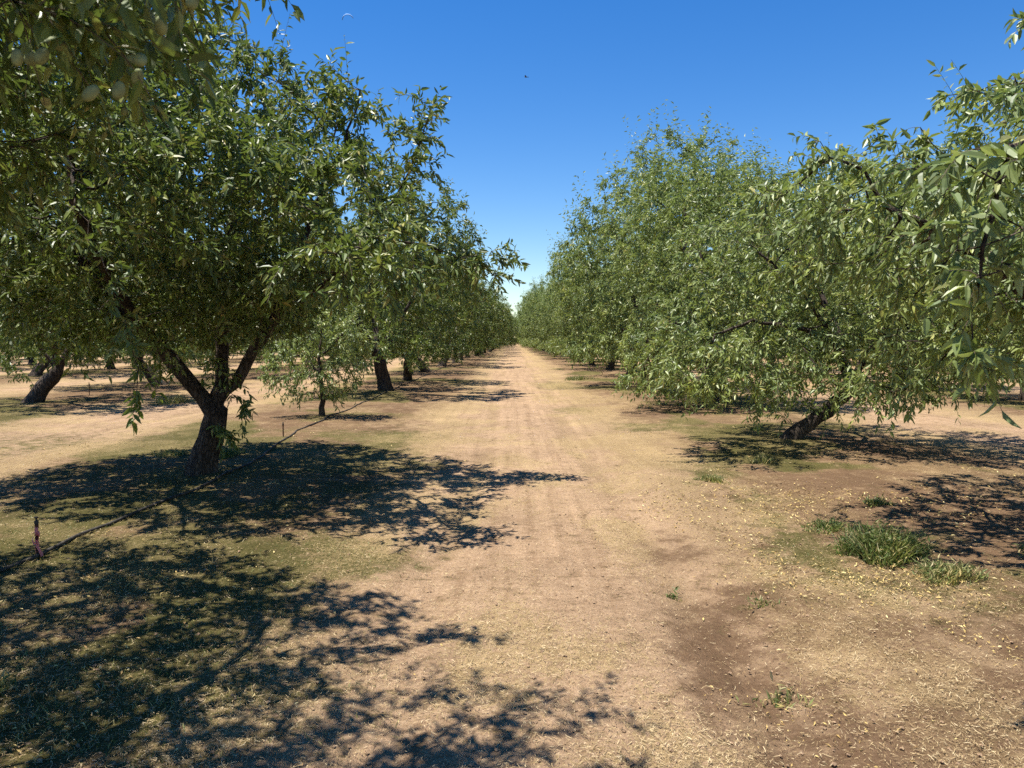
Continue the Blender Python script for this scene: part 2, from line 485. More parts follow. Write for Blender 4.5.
def crown_mesh(name, P, par, rr, nsc, r, spec, mat):
    n = len(P)
    d = np.zeros((n, 3)); d[1:] = norm(P[1:] - P[par[1:]])
    cen = P[nsc:].mean(0) if n > nsc else P.mean(0)
    cand = np.where((rr < spec.get('rmax', 0.015)) & ((np.arange(n) >= nsc) | (rr < 0.015)) & (P[:, 2] > spec.get('zmin', 0.22)))[0]
    cnt = r.poisson(spec['shoots'], len(cand))
    haskid = np.zeros(n, bool); haskid[par[1:]] = True
    cnt = np.where(haskid[cand], cnt, np.maximum(cnt, 2))
    src = np.repeat(cand, cnt)
    m = len(src)
    out = norm(P[src] - cen)
    ax = norm(d[src] * 0.5 + r.normal(size=(m, 3)) * 0.55 + out * 0.35 + np.array([0, 0, spec['up']]))
    Ls = spec['len'][0] + (spec['len'][1] - spec['len'][0]) * r.random(m) ** 1.5
    # long upright whips on the top of the crown
    top = (P[src][:, 2] > cen[2] + spec.get('whip_from', 0.6)) & (r.random(m) < spec.get('whip', 0.05))
    ax[top] = norm(ax[top] * 0.35 + np.array([0, 0, 1]) + out[top] * 0.3)
    Ls[top] = spec.get('whip_len', 0.7) * (0.5 + 0.6 * r.random(top.sum()))
    K = spec['leaves']
    t = (np.arange(K) + 0.4) / K
    droop = spec['droop'] * (1 - 0.75 * top)
    kk = np.minimum(1.0, Ls / 0.22)                # short spurs carry fewer leaves
    tt = t[None, :].repeat(m, 0)
    pos = P[src][:, None] + ax[:, None] * (tt * Ls[:, None])[..., None]
    pos[..., 2] -= (tt ** 2) * (Ls * droop)[:, None]
    axl = ax[:, None].repeat(K, 1).copy(); axl[..., 2] -= 2 * tt * droop[:, None] * 0.7; axl = norm(axl)
    phi = np.arange(K)[None] * 2.4 + r.random((m, 1)) * 6.28 + r.normal(size=(m, K)) * 0.4
    rf = norm(np.array([0.31, 0.77, 0.55]))
    a = norm(np.cross(axl, rf)); b = np.cross(axl, a)
    rad = np.cos(phi)[..., None] * a + np.sin(phi)[..., None] * b
    an = R(52) + r.normal(size=(m, K)) * 0.28
    D = np.cos(an)[..., None] * axl + np.sin(an)[..., None] * rad
    D[..., 2] -= spec['leaf_droop'] * (0.5 + r.random((m, K)))
    D = norm(D)
    nn = np.array([0, 0, 0.75]) + r.normal(size=(m, K, 3)) * 0.75 + rad * 0.15
    nn = norm(nn - (nn * D).sum(-1, keepdims=True) * D)
    keep = (r.random((m, K)) < kk[:, None])
    pos, D, nn = pos[keep], D[keep], nn[keep]
    M = len(pos)
    Ln = spec['leaf'] * (0.5 + 0.8 * r.random(M)); W = Ln * (0.29 + 0.12 * r.random(M))
    V, tri, quad = leaves_geo(pos, D, nn, Ln, W, spec['detail'], r)
    faces = [tri, quad]; mi = [np.zeros(len(tri), int), np.zeros(len(quad), int)]
    if spec.get('twigs', True):
        # slim stems for the shoots
        rows = 4; tv = np.linspace(0, 1, rows)
        c = P[src][:, None] + ax[:, None] * (tv[None, :] * Ls[:, None])[..., None]
        c[..., 2] -= (tv ** 2)[None] * (Ls * droop)[:, None]
        a = norm(np.cross(ax, rf)); b = np.cross(ax, a)
        rad = 0.0028 * (1 - 0.6 * tv)
        vs = []
        for q in range(3):
            th = q * 2.094
            vs.append(c + rad[None, :, None] * (math.cos(th) * a + math.sin(th) * b)[:, None])
        TV = np.stack(vs, 2).reshape(-1, 3)
        o = len(V) + np.arange(m)[:, None, None] * rows * 3
        f = []
        for k in range(rows - 1):
            for q in range(3):
                f.append([k * 3 + q, k * 3 + (q + 1) % 3, k * 3 + 3 + (q + 1) % 3, k * 3 + 3 + q])
        tf = (o + np.array(f)[None]).reshape(-1, 4)
        V = np.concatenate([V, TV]); faces.append(tf); mi.append(np.ones(len(tf), int))
    me = mesh_from(name, V, faces, [mat, TWIG], False, np.concatenate(mi))
    return me, M

ALMOND_ME = None
def almond_mesh():
    global ALMOND_ME
    if ALMOND_ME: return ALMOND_ME
    nu, nv = 14, 10
    V = []
    for j in range(nv + 1):
        th = math.pi * j / nv
        for i in range(nu):
            ph = 2 * math.pi * i / nu
            s = math.sin(th) ** 0.9
            groove = 1 - 0.10 * math.exp(-(math.sin(ph / 2) / 0.16) ** 2)     # the hull's seam
            V.append((0.0165 * s * math.cos(ph) * groove, 0.013 * s * math.sin(ph), -0.021 * math.cos(th) - 0.02 + 0.004 * s * math.cos(ph)))
    Q = [(j * nu + i, j * nu + (i + 1) % nu, (j + 1) * nu + (i + 1) % nu, (j + 1) * nu + i) for j in range(nv) for i in range(nu)]
    ALMOND_ME = mesh_from('almond', V, [Q], [HULL], True)
    return ALMOND_ME

TREE_LOG = []
def make_tree_meshes(scaffold, ells, r, natt, base_r, spec, mat, clump=0.36, kill=0.26, step=0.16, trop=(0, 0, 0.1), shell=0.6, extra=None):
    A = sample_env(ells, natt, r, clump, shell)
    if extra is not None: A = np.concatenate([A, extra])
    P, par, nsc = grow(scaffold, A, r, step=step, kill=kill, trop=trop)
    rr = radii(P, par, base_r)
    # root flare
    z0 = P[0, 2]
    fl = np.exp(-np.maximum(0, P[:, 2] - z0 - 0.05) / 0.16) * (np.arange(len(P)) < nsc)
    rr = rr * (1 + 0.42 * fl)
    tm = skeleton_mesh('trunk', P, par, rr, r)
    cm, M = crown_mesh('crown', P, par, rr, nsc, r, spec, mat)
    TREE_LOG.append((len(P), M))
    return tm, cm, P, rr, nsc

def place_tree(tm, cm, loc, rz=0.0, s=1.0, sz=None, label=None, group=None, cat='almond tree'):
    e = empty('almond_tree', loc, rz, s)
    if sz: e.scale = (s, s, sz)
    tag(e, label, cat, group)
    t = link(bpy.data.objects.new('trunk', tm), e)
    c = link(bpy.data.objects.new('crown', cm), e)
    return e

def hang_almonds(tree, P, rr, nsc, r, n, where=None, spread=0.05):
    cand = np.where((np.arange(len(P)) >= nsc) & (rr < 0.012))[0]
    if where is not None: cand = cand[where(P[cand])]
    if len(cand) == 0: return
    for i in r.choice(cand, n, replace=len(cand) < n):
        o = link(bpy.data.objects.new('almond', almond_mesh()), tree)
        o.location = P[i] + r.normal(size=3) * spread * np.array([1, 1, .5]) + np.array([0, 0, -0.01])
        o.rotation_euler = (r.normal() * 0.4, r.normal() * 0.4, r.random() * 6.28)
        k = 0.95 + 0.35 * r.random(); o.scale = (k, k, k)

G_L = 'almond trees in the rows left of the dirt lane'
G_R = 'almond trees in the rows right of the dirt lane'

def rel(pts, o):
    return [(p[0] - o[0], p[1] - o[1], p[2]) for p in pts]
def relE(ells, o):
    return [(e[0] - o[0], e[1] - o[1], *e[2:]) for e in ells]

SPEC_L = dict(shoots=3.2, up=0.10, len=(0.10, 0.36), leaves=12, droop=0.30, leaf_droop=0.28, leaf=0.088, detail=True, whip=0.06, whip_len=0.55)
SPEC_R = dict(shoots=3.0, up=0.05, len=(0.10, 0.38), leaves=12, droop=0.45, leaf_droop=0.45, leaf=0.088, detail=True, whip=0.07, whip_len=0.6)

# ---- the big tree left of the lane (three scaffold limbs)
o = (-3.62, 8.95)
r = np.random.default_rng(11)
scaf = [(None, rel([(-3.65, 8.95, -0.06), (-3.60, 8.95, 0.25), (-3.50, 8.95, 0.55), (-3.50, 8.95, 0.72)], o)),
        (0, rel([(-3.50, 8.95, 0.72), (-3.72, 8.9, 1.05), (-4.05, 8.85, 1.45), (-4.5, 8.75, 2.05), (-5.0, 8.6, 2.7), (-5.3, 8.4, 3.3)], o)),
        (0, rel([(-3.50, 8.95, 0.72), (-3.42, 9.05, 1.1), (-3.46, 9.2, 1.6), (-3.55, 9.45, 2.4), (-3.4, 9.7, 3.4), (-3.3, 9.8, 4.2)], o)),
        (0, rel([(-3.50, 8.95, 0.72), (-3.22, 8.95, 1.05), (-2.98, 8.9, 1.45), (-2.68, 8.8, 1.85), (-2.35, 8.6, 2.5), (-2.1, 8.7, 3.3), (-2.0, 8.9, 4.0)], o)),
        (0, rel([(-2.68, 8.8, 1.85), (-2.1, 8.3, 2.1), (-1.6, 7.6, 2.3), (-1.35, 6.9, 2.3)], o)),
        (0, rel([(-4.05, 8.85, 1.45), (-4.2, 8.2, 2.1), (-4.2, 7.5, 2.8), (-4.0, 7.0, 3.4)], o)),
        (0, rel([(-2.35, 8.6, 2.5), (-1.7, 8.8, 2.7), (-1.0, 8.9, 2.65), (-0.45, 8.9, 2.45)], o)),
        (0, rel([(-1.7, 8.8, 2.7), (-1.35, 9, 3.2), (-1.05, 9, 3.8), (-0.92, 9, 4.25)], o)),
        (0, rel([(-2.1, 8.7, 3.3), (-1.9, 8.9, 3.8), (-1.75, 9, 4.4)], o)),
        (0, rel([(-4.0, 7.0, 3.4), (-3.4, 6.1, 2.6), (-2.95, 5.7, 2.0), (-2.76, 5.6, 1.55), (-2.72, 5.6, 1.2)], o))]
ells = relE([(-4.2, 9.2, 3.4, 2.6, 2.6, 1.75), (-2.0, 8.4, 2.75, 1.3, 2.0, 0.95), (-2.4, 9.0, 4.05, 0.8, 1.0, 0.85, 2.2), (-4.6, 8.6, 2.2, 1.5, 1.2, 0.65, 1.6), (-2.8, 8.6, 2.15, 0.9, 0.9, 0.5, 1.5),
             (-1.3, 9.0, 3.5, 0.5, 0.6, 0.95, 2.2), (-0.5, 8.9, 2.42, 0.66, 0.4, 0.30, 4.0), (-1.02, 9.0, 3.85, 0.2, 0.25, 0.55, 12.0), (-1.78, 9.0, 4.3, 0.2, 0.25, 0.45, 9.0), (-4.0, 8.6, 4.35, 1.5, 1.4, 0.8),
             (-1.35, 6.5, 2.2, 0.75, 0.7, 0.42, 1.3), (-4.4, 8.3, 1.9, 1.1, 0.9, 0.55), (-2.74, 5.58, 1.4, 0.16, 0.16, 0.32, 12.0),
             (-3.2, 7.4, 3.0, 1.3, 1.3, 0.9), (-3.9, 10.4, 2.2, 1.6, 1.2, 0.8)], o)
extra = np.array(rel([(-3.2, 8.8, .55), (-3.15, 8.85, .75), (-3.25, 8.75, .9), (-3.65, 8.75, .8), (-3.35, 8.7, 1.1), (-3.1, 8.7, .4), (-3.0, 8.8, .65), (-3.3, 8.6, .55), (-3.4, 8.65, .7), (-3.75, 8.7, 1.05), (-3.9, 8.6, 1.2), (-3.45, 8.7, 1.35), (-3.25, 8.7, 1.2), (-4.1, 8.6, 1.5), (-2.95, 8.7, 1.5)], o))
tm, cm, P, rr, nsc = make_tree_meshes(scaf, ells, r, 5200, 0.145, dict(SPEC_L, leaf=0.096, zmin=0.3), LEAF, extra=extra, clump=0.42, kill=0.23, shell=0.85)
L1 = place_tree(tm, cm, (o[0], o[1], float(gh(*o))), label='large almond tree with three thick dark limbs nearest in view left of the lane', group=G_L)
hang_almonds(L1, P, rr, nsc, r, 24)
L1M = (tm, cm)

# ---- the tree beside the photographer: only its overhanging branches are in the picture
o = (-3.85, 2.3)
r = np.random.default_rng(12)
scaf = [(None, rel([(-3.85, 2.3, -0.06), (-3.85, 2.3, 0.4), (-3.82, 2.3, 0.8)], o)),
        (0, rel([(-3.82, 2.3, 0.8), (-3.3, 2.3, 1.5), (-2.7, 2.4, 2.3), (-2.0, 2.6, 2.9), (-1.5, 2.7, 3.0)], o)),
        (0, rel([(-3.82, 2.3, 0.8), (-4.4, 2.1, 1.6), (-5.0, 1.9, 2.6)], o)),
        (0, rel([(-3.82, 2.3, 0.8), (-3.9, 2.9, 1.5), (-3.9, 3.7, 2.4), (-3.8, 4.6, 3.0)], o)),
        (0, rel([(-2.7, 2.4, 2.3), (-2.5, 3.1, 2.9), (-2.4, 3.8, 3.4)], o)),
        (0, rel([(-2.0, 2.6, 2.9), (-1.6, 2.3, 2.72), (-1.38, 2.15, 2.52), (-1.26, 2.1, 2.46)], o)),
        (0, rel([(-1.6, 2.3, 2.72), (-1.3, 2.2, 2.62), (-1.12, 2.12, 2.45), (-1.03, 2.1, 2.42)], o)),
        (0, rel([(-1.5, 2.7, 3.0), (-1.1, 2.3, 2.8), (-0.95, 2.2, 2.66), (-0.88, 2.15, 2.64)], o))]
NUTS = np.array(rel([(-1.39, 2.1, 2.47), (-1.29, 2.06, 2.42), (-1.26, 2.14, 2.47), (-1.235, 2.08, 2.43), (-1.10, 2.08, 2.33), (-1.05, 2.1, 2.35), (-1.01, 2.12, 2.39),
       (-0.985, 2.1, 2.42), (-1.04, 2.16, 2.44), (-0.93, 2.1, 2.52), (-0.845, 2.1, 2.58), (-0.81, 2.12, 2.59), (-1.33, 2.2, 2.46), (-1.42, 2.02, 2.44)], o)) + np.array([0, 0, -0.09])
ells = relE([(-3.9, 2.0, 3.5, 2.4, 2.5, 1.4), (-1.85, 2.7, 3.2, 0.95, 1.1, 0.6, 1.3), (-2.4, 4.1, 3.6, 0.9, 1.0, 0.75, 1.2), (-4.2, 4.8, 3.1, 1.7, 1.2, 0.9),
             (-1.25, 2.3, 2.68, 0.45, 0.3, 0.14, 3.0), (-1.05, 2.9, 3.25, 0.4, 0.5, 0.3, 1.3), (-1.2, 2.6, 3.25, 0.35, 0.4, 0.3, 1.2), (-1.4, 2.7, 3.75, 0.95, 1.1, 0.42, 2.2), (-1.0, 3.3, 3.9, .5, .5, .3, 1.5), (-1.75, 3.8, 3.75, .75, .7, .38, 3.0), (-3.7, 4.7, 3.3, 1.5, 1.0, 0.8, 1.5)], o)
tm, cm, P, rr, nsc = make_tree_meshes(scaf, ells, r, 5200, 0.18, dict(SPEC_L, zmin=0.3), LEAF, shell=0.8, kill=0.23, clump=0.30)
L0 = place_tree(tm, cm, (o[0], o[1], float(gh(*o))), label='almond tree overhanging the top left corner with pale nuts on its near branches', group=G_L)
for q in NUTS:
    a_ = link(bpy.data.objects.new('almond', almond_mesh()), L0)
    a_.location = q; a_.rotation_euler = (r.normal() * .5, r.normal() * .5, r.random() * 6.28); k_ = 1.0 + 0.25 * r.random(); a_.scale = (k_, k_, k_)
hang_almonds(L0, P, rr, nsc, r, 16, lambda q: (q[:, 0] > 1.6) & (q[:, 2] < 3.1), 0.04)

# ---- young replant
o = (-3.85, 15.5)
r = np.random.default_rng(13)
scaf = [(None, [(0, 0, -0.05), (0.02, 0, 0.5), (-0.03, 0, 0.9), (0.0, 0, 1.5), (0.03, 0, 2.1)]),
        (0, [(-0.03, 0, 0.9), (-0.4, 0.1, 1.2), (-0.75, 0.1, 1.25)]), (0, [(0, 0, 1.2), (0.35, -0.1, 1.5), (0.6, -0.1, 1.8)])]
ells = [(-0.45, 0, 1.0, 0.75, 0.6, 0.6), (0.25, 0, 1.5, 0.75, 0.7, 0.75), (0.4, -0.2, 0.8, 0.5, 0.4, 0.4)]
sp = dict(SPEC_R); sp.update(leaf=0.085, shoots=2.6, zmin=0.3)
tm, cm, P, rr, nsc = make_tree_meshes(scaf, ells, r, 900, 0.05, sp, LEAF_R, kill=0.2, step=0.12, clump=0.3)
place_tree(tm, cm, (o[0], o[1], float(gh(*o))), label='small young almond tree with a thin trunk between two grown trees', group=G_L)

# ---- right row, beside the photographer: leafy sprays hang into the picture
o = (4.95, 5.4)
r = np.random.default_rng(14)
scaf = [(None, rel([(4.95, 5.4, -0.06), (4.9, 5.4, 0.4), (4.85, 5.4, 0.8)], o)),
        (0, rel([(4.85, 5.4, 0.8), (4.3, 5.2, 1.5), (3.6, 4.8, 2.2), (2.9, 4.1, 2.6), (2.3, 3.4, 2.5), (1.95, 3.05, 2.35), (1.84, 3.0, 2.1), (1.80, 3.0, 1.85), (1.78, 3.0, 1.7)], o)),
        (0, rel([(4.85, 5.4, 0.8), (4.4, 5.8, 1.5), (3.8, 6.1, 2.2), (3.0, 6.3, 2.7)], o)),
        (0, rel([(4.85, 5.4, 0.8), (5.4, 5.5, 1.6), (5.9, 5.6, 2.6), (6.2, 5.7, 3.3)], o)),
        (0, rel([(4.4, 5.8, 1.5), (4.25, 5.9, 2.5), (4.0, 5.8, 3.2), (3.8, 5.6, 3.65)], o))]
ells = relE([(5.3, 5.5, 2.9, 2.3, 2.5, 1.25), (2.9, 6.3, 2.5, 1.05, 1.1, 0.7, 2.0), (1.95, 3.1, 2.15, 0.36, 0.4, 0.42, 6.0), (1.78, 3.05, 1.66, 0.16, 0.2, 0.30, 16.0),
             (3.4, 7.0, 1.1, 0.35, 0.4, 0.35, 1.6), (3.95, 5.7, 3.5, 0.7, 0.7, 0.65, 2.5), (3.0, 6.2, 2.95, 0.6, 0.6, 0.4, 2.0), (3.9, 6.8, 1.8, 1.0, 0.9, 0.7), (4.9, 7.7, 2.5, 1.7, 1.3, 0.7, 2.2), (4.9, 4.1, 2.6, 1.5, 1.0, 0.7, 2.2)], o)
sp = dict(SPEC_R); sp.update(leaf=0.090, shoots=2.9, droop=0.45, leaf_droop=0.55, len=(0.08, 0.28))
tm, cm, P, rr, nsc = make_tree_meshes(scaf, ells, r, 4200, 0.17, dict(sp, zmin=0.4), LEAF_R)
R0 = place_tree(tm, cm, (o[0], o[1], float(gh(*o))), label='almond tree at the right edge with long leafy sprays hanging close to the lane', group=G_R)
hang_almonds(R0, P, rr, nsc, r, 22, lambda q: (q[:, 0] < -2.0), 0.05)

# ---- leaning right tree
o = (4.45, 11.9)
r = np.random.default_rng(15)
scaf = [(None, rel([(4.30, 11.9, -0.06), (4.48, 11.9, 0.12), (4.9, 11.9, 0.42), (5.25, 11.9, 0.75)], o)),
        (0, rel([(5.25, 11.9, 0.75), (5.6, 12.0, 1.6), (6.0, 12.1, 2.5), (6.1, 12.2, 3.4)], o)),
        (0, rel([(5.25, 11.9, 0.75), (4.9, 11.7, 1.5), (4.3, 11.5, 2.3), (3.6, 11.3, 2.8)], o)),
        (0, rel([(5.25, 11.9, 0.75), (5.2, 12.3, 1.7), (5.0, 12.9, 2.6), (4.9, 13.2, 3.5)], o)),
        (0, rel([(4.9, 11.7, 1.5), (4.2, 11.2, 1.7), (3.4, 10.9, 1.8), (2.8, 10.7, 1.6)], o))]
ells = relE([(5.2, 12.0, 2.75, 2.8, 2.6, 1.3), (3.1, 11.0, 1.65, 1.1, 1.1, 0.7), (6.9, 11.4, 2.2, 1.4, 1.4, 1.0), (5.0, 12, 3.9, 0.5, 0.6, 0.6), (6.3, 10.3, 1.5, 1.5, 0.9, 0.7),
             (4.4, 10.6, 1.25, 1.3, 0.7, 0.5, 1.8), (2.5, 10.5, 1.1, .55, .5, .4, 1.5), (3.6, 12.2, 1.2, 1.3, 1.0, 0.6, 1.6), (4.7, 11.0, 0.95, 0.9, 0.4, 0.25, 2.0), (5.5, 10.7, 0.85, 0.7, 0.35, 0.35, 5.0), (4.5, 9.9, 0.8, 0.3, 0.3, 0.35, 6.0), (3.4, 10.6, 0.9, 0.9, 0.5, 0.35, 3.0), (2.9, 9.95, 1.3, 0.9, 0.7, 0.45, 1.5), (5.9, 10.6, 1.1, 1.1, 0.6, 0.4, 1.6), (6.8, 11.6, 1.3, 1.0, 1.0, 0.6)], o)
tm, cm, P, rr, nsc = make_tree_meshes(scaf, ells, r, 3900, 0.095, SPEC_R, LEAF_R, clump=0.48)
R1 = place_tree(tm, cm, (o[0], o[1], float(gh(*o))), label='leaning almond tree with a bare dark trunk tilting right over deep shade', group=G_R)
R1M = (tm, cm)

# ---- full right tree with foliage down to the ground
o = (5.0, 19.3)
r = np.random.default_rng(16)
scaf = [(None, rel([(5.0, 19.3, -0.06), (5.05, 19.3, 0.4), (5.1, 19.3, 0.8)], o)),
        (0, rel([(5.1, 19.3, 0.8), (5.7, 19.4, 2.0), (6.2, 19.6, 3.6), (6.4, 19.7, 5.0)], o)),
        (0, rel([(5.1, 19.3, 0.8), (4.6, 19.0, 1.9), (4.2, 18.8, 3.2), (4.2, 18.8, 4.8)], o)),
        (0, rel([(5.1, 19.3, 0.8), (5.0, 20.0, 2.0), (5.0, 20.4, 3.6), (4.9, 20.4, 5.4)], o)),
        (0, rel([(4.6, 19.0, 1.9), (4.0, 18.2, 2.0), (3.4, 17.4, 1.6), (2.9, 16.9, 1.0)], o))]
ells = relE([(5.2, 19.4, 3.6, 2.7, 2.8, 2.3), (4.6, 19.3, 4.9, 1.4, 1.6, 1.0), (3.9, 17.5, 1.4, 1.5, 1.5, 1.2, 1.5), (2.7, 16.7, 0.6, 0.6, 0.6, 0.4, 3.0), (3.9, 16.9, 0.6, 0.9, 0.7, 0.4, 2.5), (5.4, 17.4, 1.0, 1.4, 0.9, 0.8, 1.6)], o)
sp = dict(SPEC_R); sp.update(leaf=0.105, shoots=3.0, detail=False, twigs=False, whip=0.2, whip_len=0.95)
tm, cm, P, rr, nsc = make_tree_meshes(scaf, ells, r, 3600, 0.20, sp, LEAF_R, kill=0.27, clump=0.50)
R2 = place_tree(tm, cm, (o[0], o[1], float(gh(*o))), label='tall bushy almond tree whose foliage reaches down to the ground beside the lane', group=G_R)
R2M = (tm, cm)

# ---- general trees for the rest of the orchard
def generic(seed, h, rad, bottom, lean, natt, mat, right):
    r = np.random.default_rng(seed)
    lx, ly = lean
    fork = (lx * 0.7, ly * 0.7, 0.75)
    scaf = [(None, [(0, 0, -0.06), (lx * 0.3, ly * 0.3, 0.35), fork])]
    n = 4
    for k in range(n):
        a = k * 2 * math.pi / n + r.random() * 0.8
        q = np.array([math.cos(a), math.sin(a)])
        scaf.append((0, [fork, (fork[0] + q[0] * 0.35, fork[1] + q[1] * 0.35, 1.4), (fork[0] + q[0] * rad * .32, fork[1] + q[1] * rad * .32, h * .42), (fork[0] + q[0] * rad * .5, fork[1] + q[1] * rad * .5, h * .68)]))
    mid = (h + bottom) / 2
    ells = [(lx, ly, mid, rad, rad, (h - bottom) / 2 * 0.95)]
    for k in range(5):
        a = k * 1.257 + r.random(); d = rad * 0.62
        zz = mid + (r.random() - 0.35) * (h - bottom) * 0.45
        ells.append((lx + math.cos(a) * d, ly + math.sin(a) * d, zz, rad * .5, rad * .5, (h - bottom) * (.2 + .1 * r.random())))
    for k in range(3):
        a = r.random() * 6.28; d = rad * 0.4
        ells.append((lx + math.cos(a) * d, ly + math.sin(a) * d, h - 0.3, .6, .6, .8))
    for k in range(6 if right else 4):
        a = k * 1.05 + r.random() * .6; d = rad * 0.7
        ells.append((lx + math.cos(a) * d, ly + math.sin(a) * d, bottom + 0.3, rad * .38, rad * .38, .5, 2.0))
    sp = dict(SPEC_R if right else SPEC_L)
    sp.update(leaf=0.125, shoots=3.0, detail=False, twigs=False, leaves=10)
    if right: sp.update(whip=0.22, whip_len=0.95, zmin=0.8)
    tm, cm, P, rr, nsc = make_tree_meshes(scaf, ells, r, natt, 0.17, sp, mat, kill=0.32, step=0.19, clump=0.49)
    return tm, cm

GR = [generic(21, 6.8, 2.9, 0.85, (0.2, 0), 1900, LEAF_R, True), generic(22, 7.2, 2.75, 1.05, (-0.2, 0.2), 1900, LEAF_R, True), generic(23, 6.3, 3.0, 0.8, (0.3, -0.2), 1800, LEAF_R, True)]
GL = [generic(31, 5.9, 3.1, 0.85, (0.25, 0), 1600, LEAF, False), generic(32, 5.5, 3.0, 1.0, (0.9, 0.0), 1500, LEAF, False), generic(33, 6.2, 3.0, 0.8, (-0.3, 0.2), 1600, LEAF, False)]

ORD = ['first', 'second', 'third', 'fourth', 'fifth', 'sixth', 'seventh', 'eighth', 'ninth', 'tenth', 'eleventh', 'twelfth']
prr = random.Random(5)
def orchard():
    for side, rowx, sgn, protos, grp in (('left', -3.85, -1, GL, G_L), ('right', 4.85, 1, GR, G_R)):
        for k in range(0, 5):
            x0 = rowx + sgn * PITCH * k
            first = {('left', 0): 22.9, ('right', 0): 26.0}.get((side, k))
            if first is None:
                first = abs(x0) / 0.666 - 4.2
                first = 19.3 + math.ceil((first - 19.3) / 6.6) * 6.6
            zmax = (300, 130, 100, 90, 80)[k]
            i = 0; y = first
            while y < zmax:
                tm, cm = protos[prr.randrange(len(protos))]
                rz = prr.random() * 6.28; s = (0.84 + prr.random() * 0.28) if k == 0 else 0.92 + prr.random() * 0.16
                if k == 0 and i == 0: s = 1.1
                if side == 'left' and k == 1 and i == 0:
                    tm, cm = protos[1]; rz = 0.15; s = 1.0
                x = x0 + prr.uniform(-.15, .15); yy = y + prr.uniform(-.3, .3)
                if k == 0: x -= sgn * 1.1 * min(1, max(0, (y - 50) / 40))
                nth = i + (3 if k == 0 else 0)
                place = ('row beside the lane', 'second row', 'third row', 'fourth row', 'fifth row')[k]
                if side == 'left' and k == 1 and i == 0:
                    lab = 'almond tree with a dark trunk slanting right, in the second row on the left'
                elif y > 75 and k == 0:
                    lab = 'tiny distant almond tree merging into the far %s edge of the lane' % side
                elif nth < 12 and k < 2:
                    lab = '%s almond tree from the front in the %s on the %s' % (ORD[nth], place, side)
                else:
                    lab = 'distant almond tree seen through gaps in the %s on the %s' % (place, side)
                place_tree(tm, cm, (x, yy, float(gh(x, yy))), rz, s, s * (0.94 + 0.12 * prr.random()), lab, grp)
                i += 1; y += 6.6 + (0.0 if k else prr.uniform(-.2, .2))
orchard()

# ------------------------------------------------------------------ irrigation hoses and stakes
BLACK = simple_mat('black_poly_pipe', (0.045, 0.038, 0.030), 0.7, 0.7, 9)
PINK = simple_mat('pink_flagging_tape', (0.78, 0.24, 0.22), 0.5, 0.15, 40)
RUST = simple_mat('brown_stake_plastic', (0.10, 0.035, 0.025), 0.6)

def tube_along(name, pts, rad, mat, k=8):
    P = np.array(pts); t = np.gradient(P, axis=0); t = norm(t)
    a = norm(np.cross(t, np.array([0, 0, 1.0]))); b = np.cross(t, a)
    ang = np.arange(k) * 2 * math.pi / k
    rad = np.broadcast_to(np.asarray(rad, float), (len(P),))
    V = (P[:, None] + rad[:, None, None] * (np.cos(ang)[None, :, None] * a[:, None] + np.sin(ang)[None, :, None] * b[:, None])).reshape(-1, 3)
    j = np.arange(k); j2 = (j + 1) % k
    f = (np.stack([j, j2, j2 + k, j + k], -1)[None] + (np.arange(len(P) - 1) * k)[:, None, None]).reshape(-1, 4)
    caps = [np.array([list(range(k))[::-1]]), np.array([[len(V) - k + q for q in range(k)]])]
    return mesh_from(name, V, [f] + caps, [mat], True)

def hose(key, lab, grp):
    ky = [q[1] for q in key]; kx = [q[0] for q in key]
    ys = np.concatenate([np.arange(ky[0], 20, 0.12), np.arange(20, ky[-1], 0.6)])
    xs = np.interp(ys, ky, kx) + 0.10 * (vnoise(ys * 0.9, ys * 0, 5) - 0.5) + 0.04 * (vnoise(ys * 2.9, ys * 0, 6) - 0.5)
    zs = gh(xs, ys) + 0.012 + 0.012 * (vnoise(ys * 1.7, ys * 0, 9) - 0.4)
    o = link(bpy.data.objects.new('irrigation_hose', tube_along('irrigation_hose', np.stack([xs, ys, zs], -1), 0.014, BLACK)))
    tag(o, lab, 'hose', grp)
hose([(-3.72, 3.0), (-3.53, 5.3), (-3.42, 6.8), (-3.28, 8.6), (-3.45, 11), (-3.62, 12.4), (-3.7, 16), (-3.7, 60)], 'black irrigation hose running past the trunk of the large left tree', None)

def lathe(prof, k=10):
    V = []
    for z, rd in prof:
        for i in range(k):
            a = 2 * math.pi * i / k; V.append((rd * math.cos(a), rd * math.sin(a), z))
    Q = [(j * k + i, j * k + (i + 1) % k, (j + 1) * k + (i + 1) % k, (j + 1) * k + i) for j in range(len(prof) - 1) for i in range(k)]
    return V, [Q, [list(range(k))[::-1]], [[(len(prof) - 1) * k + i for i in range(k)]]]

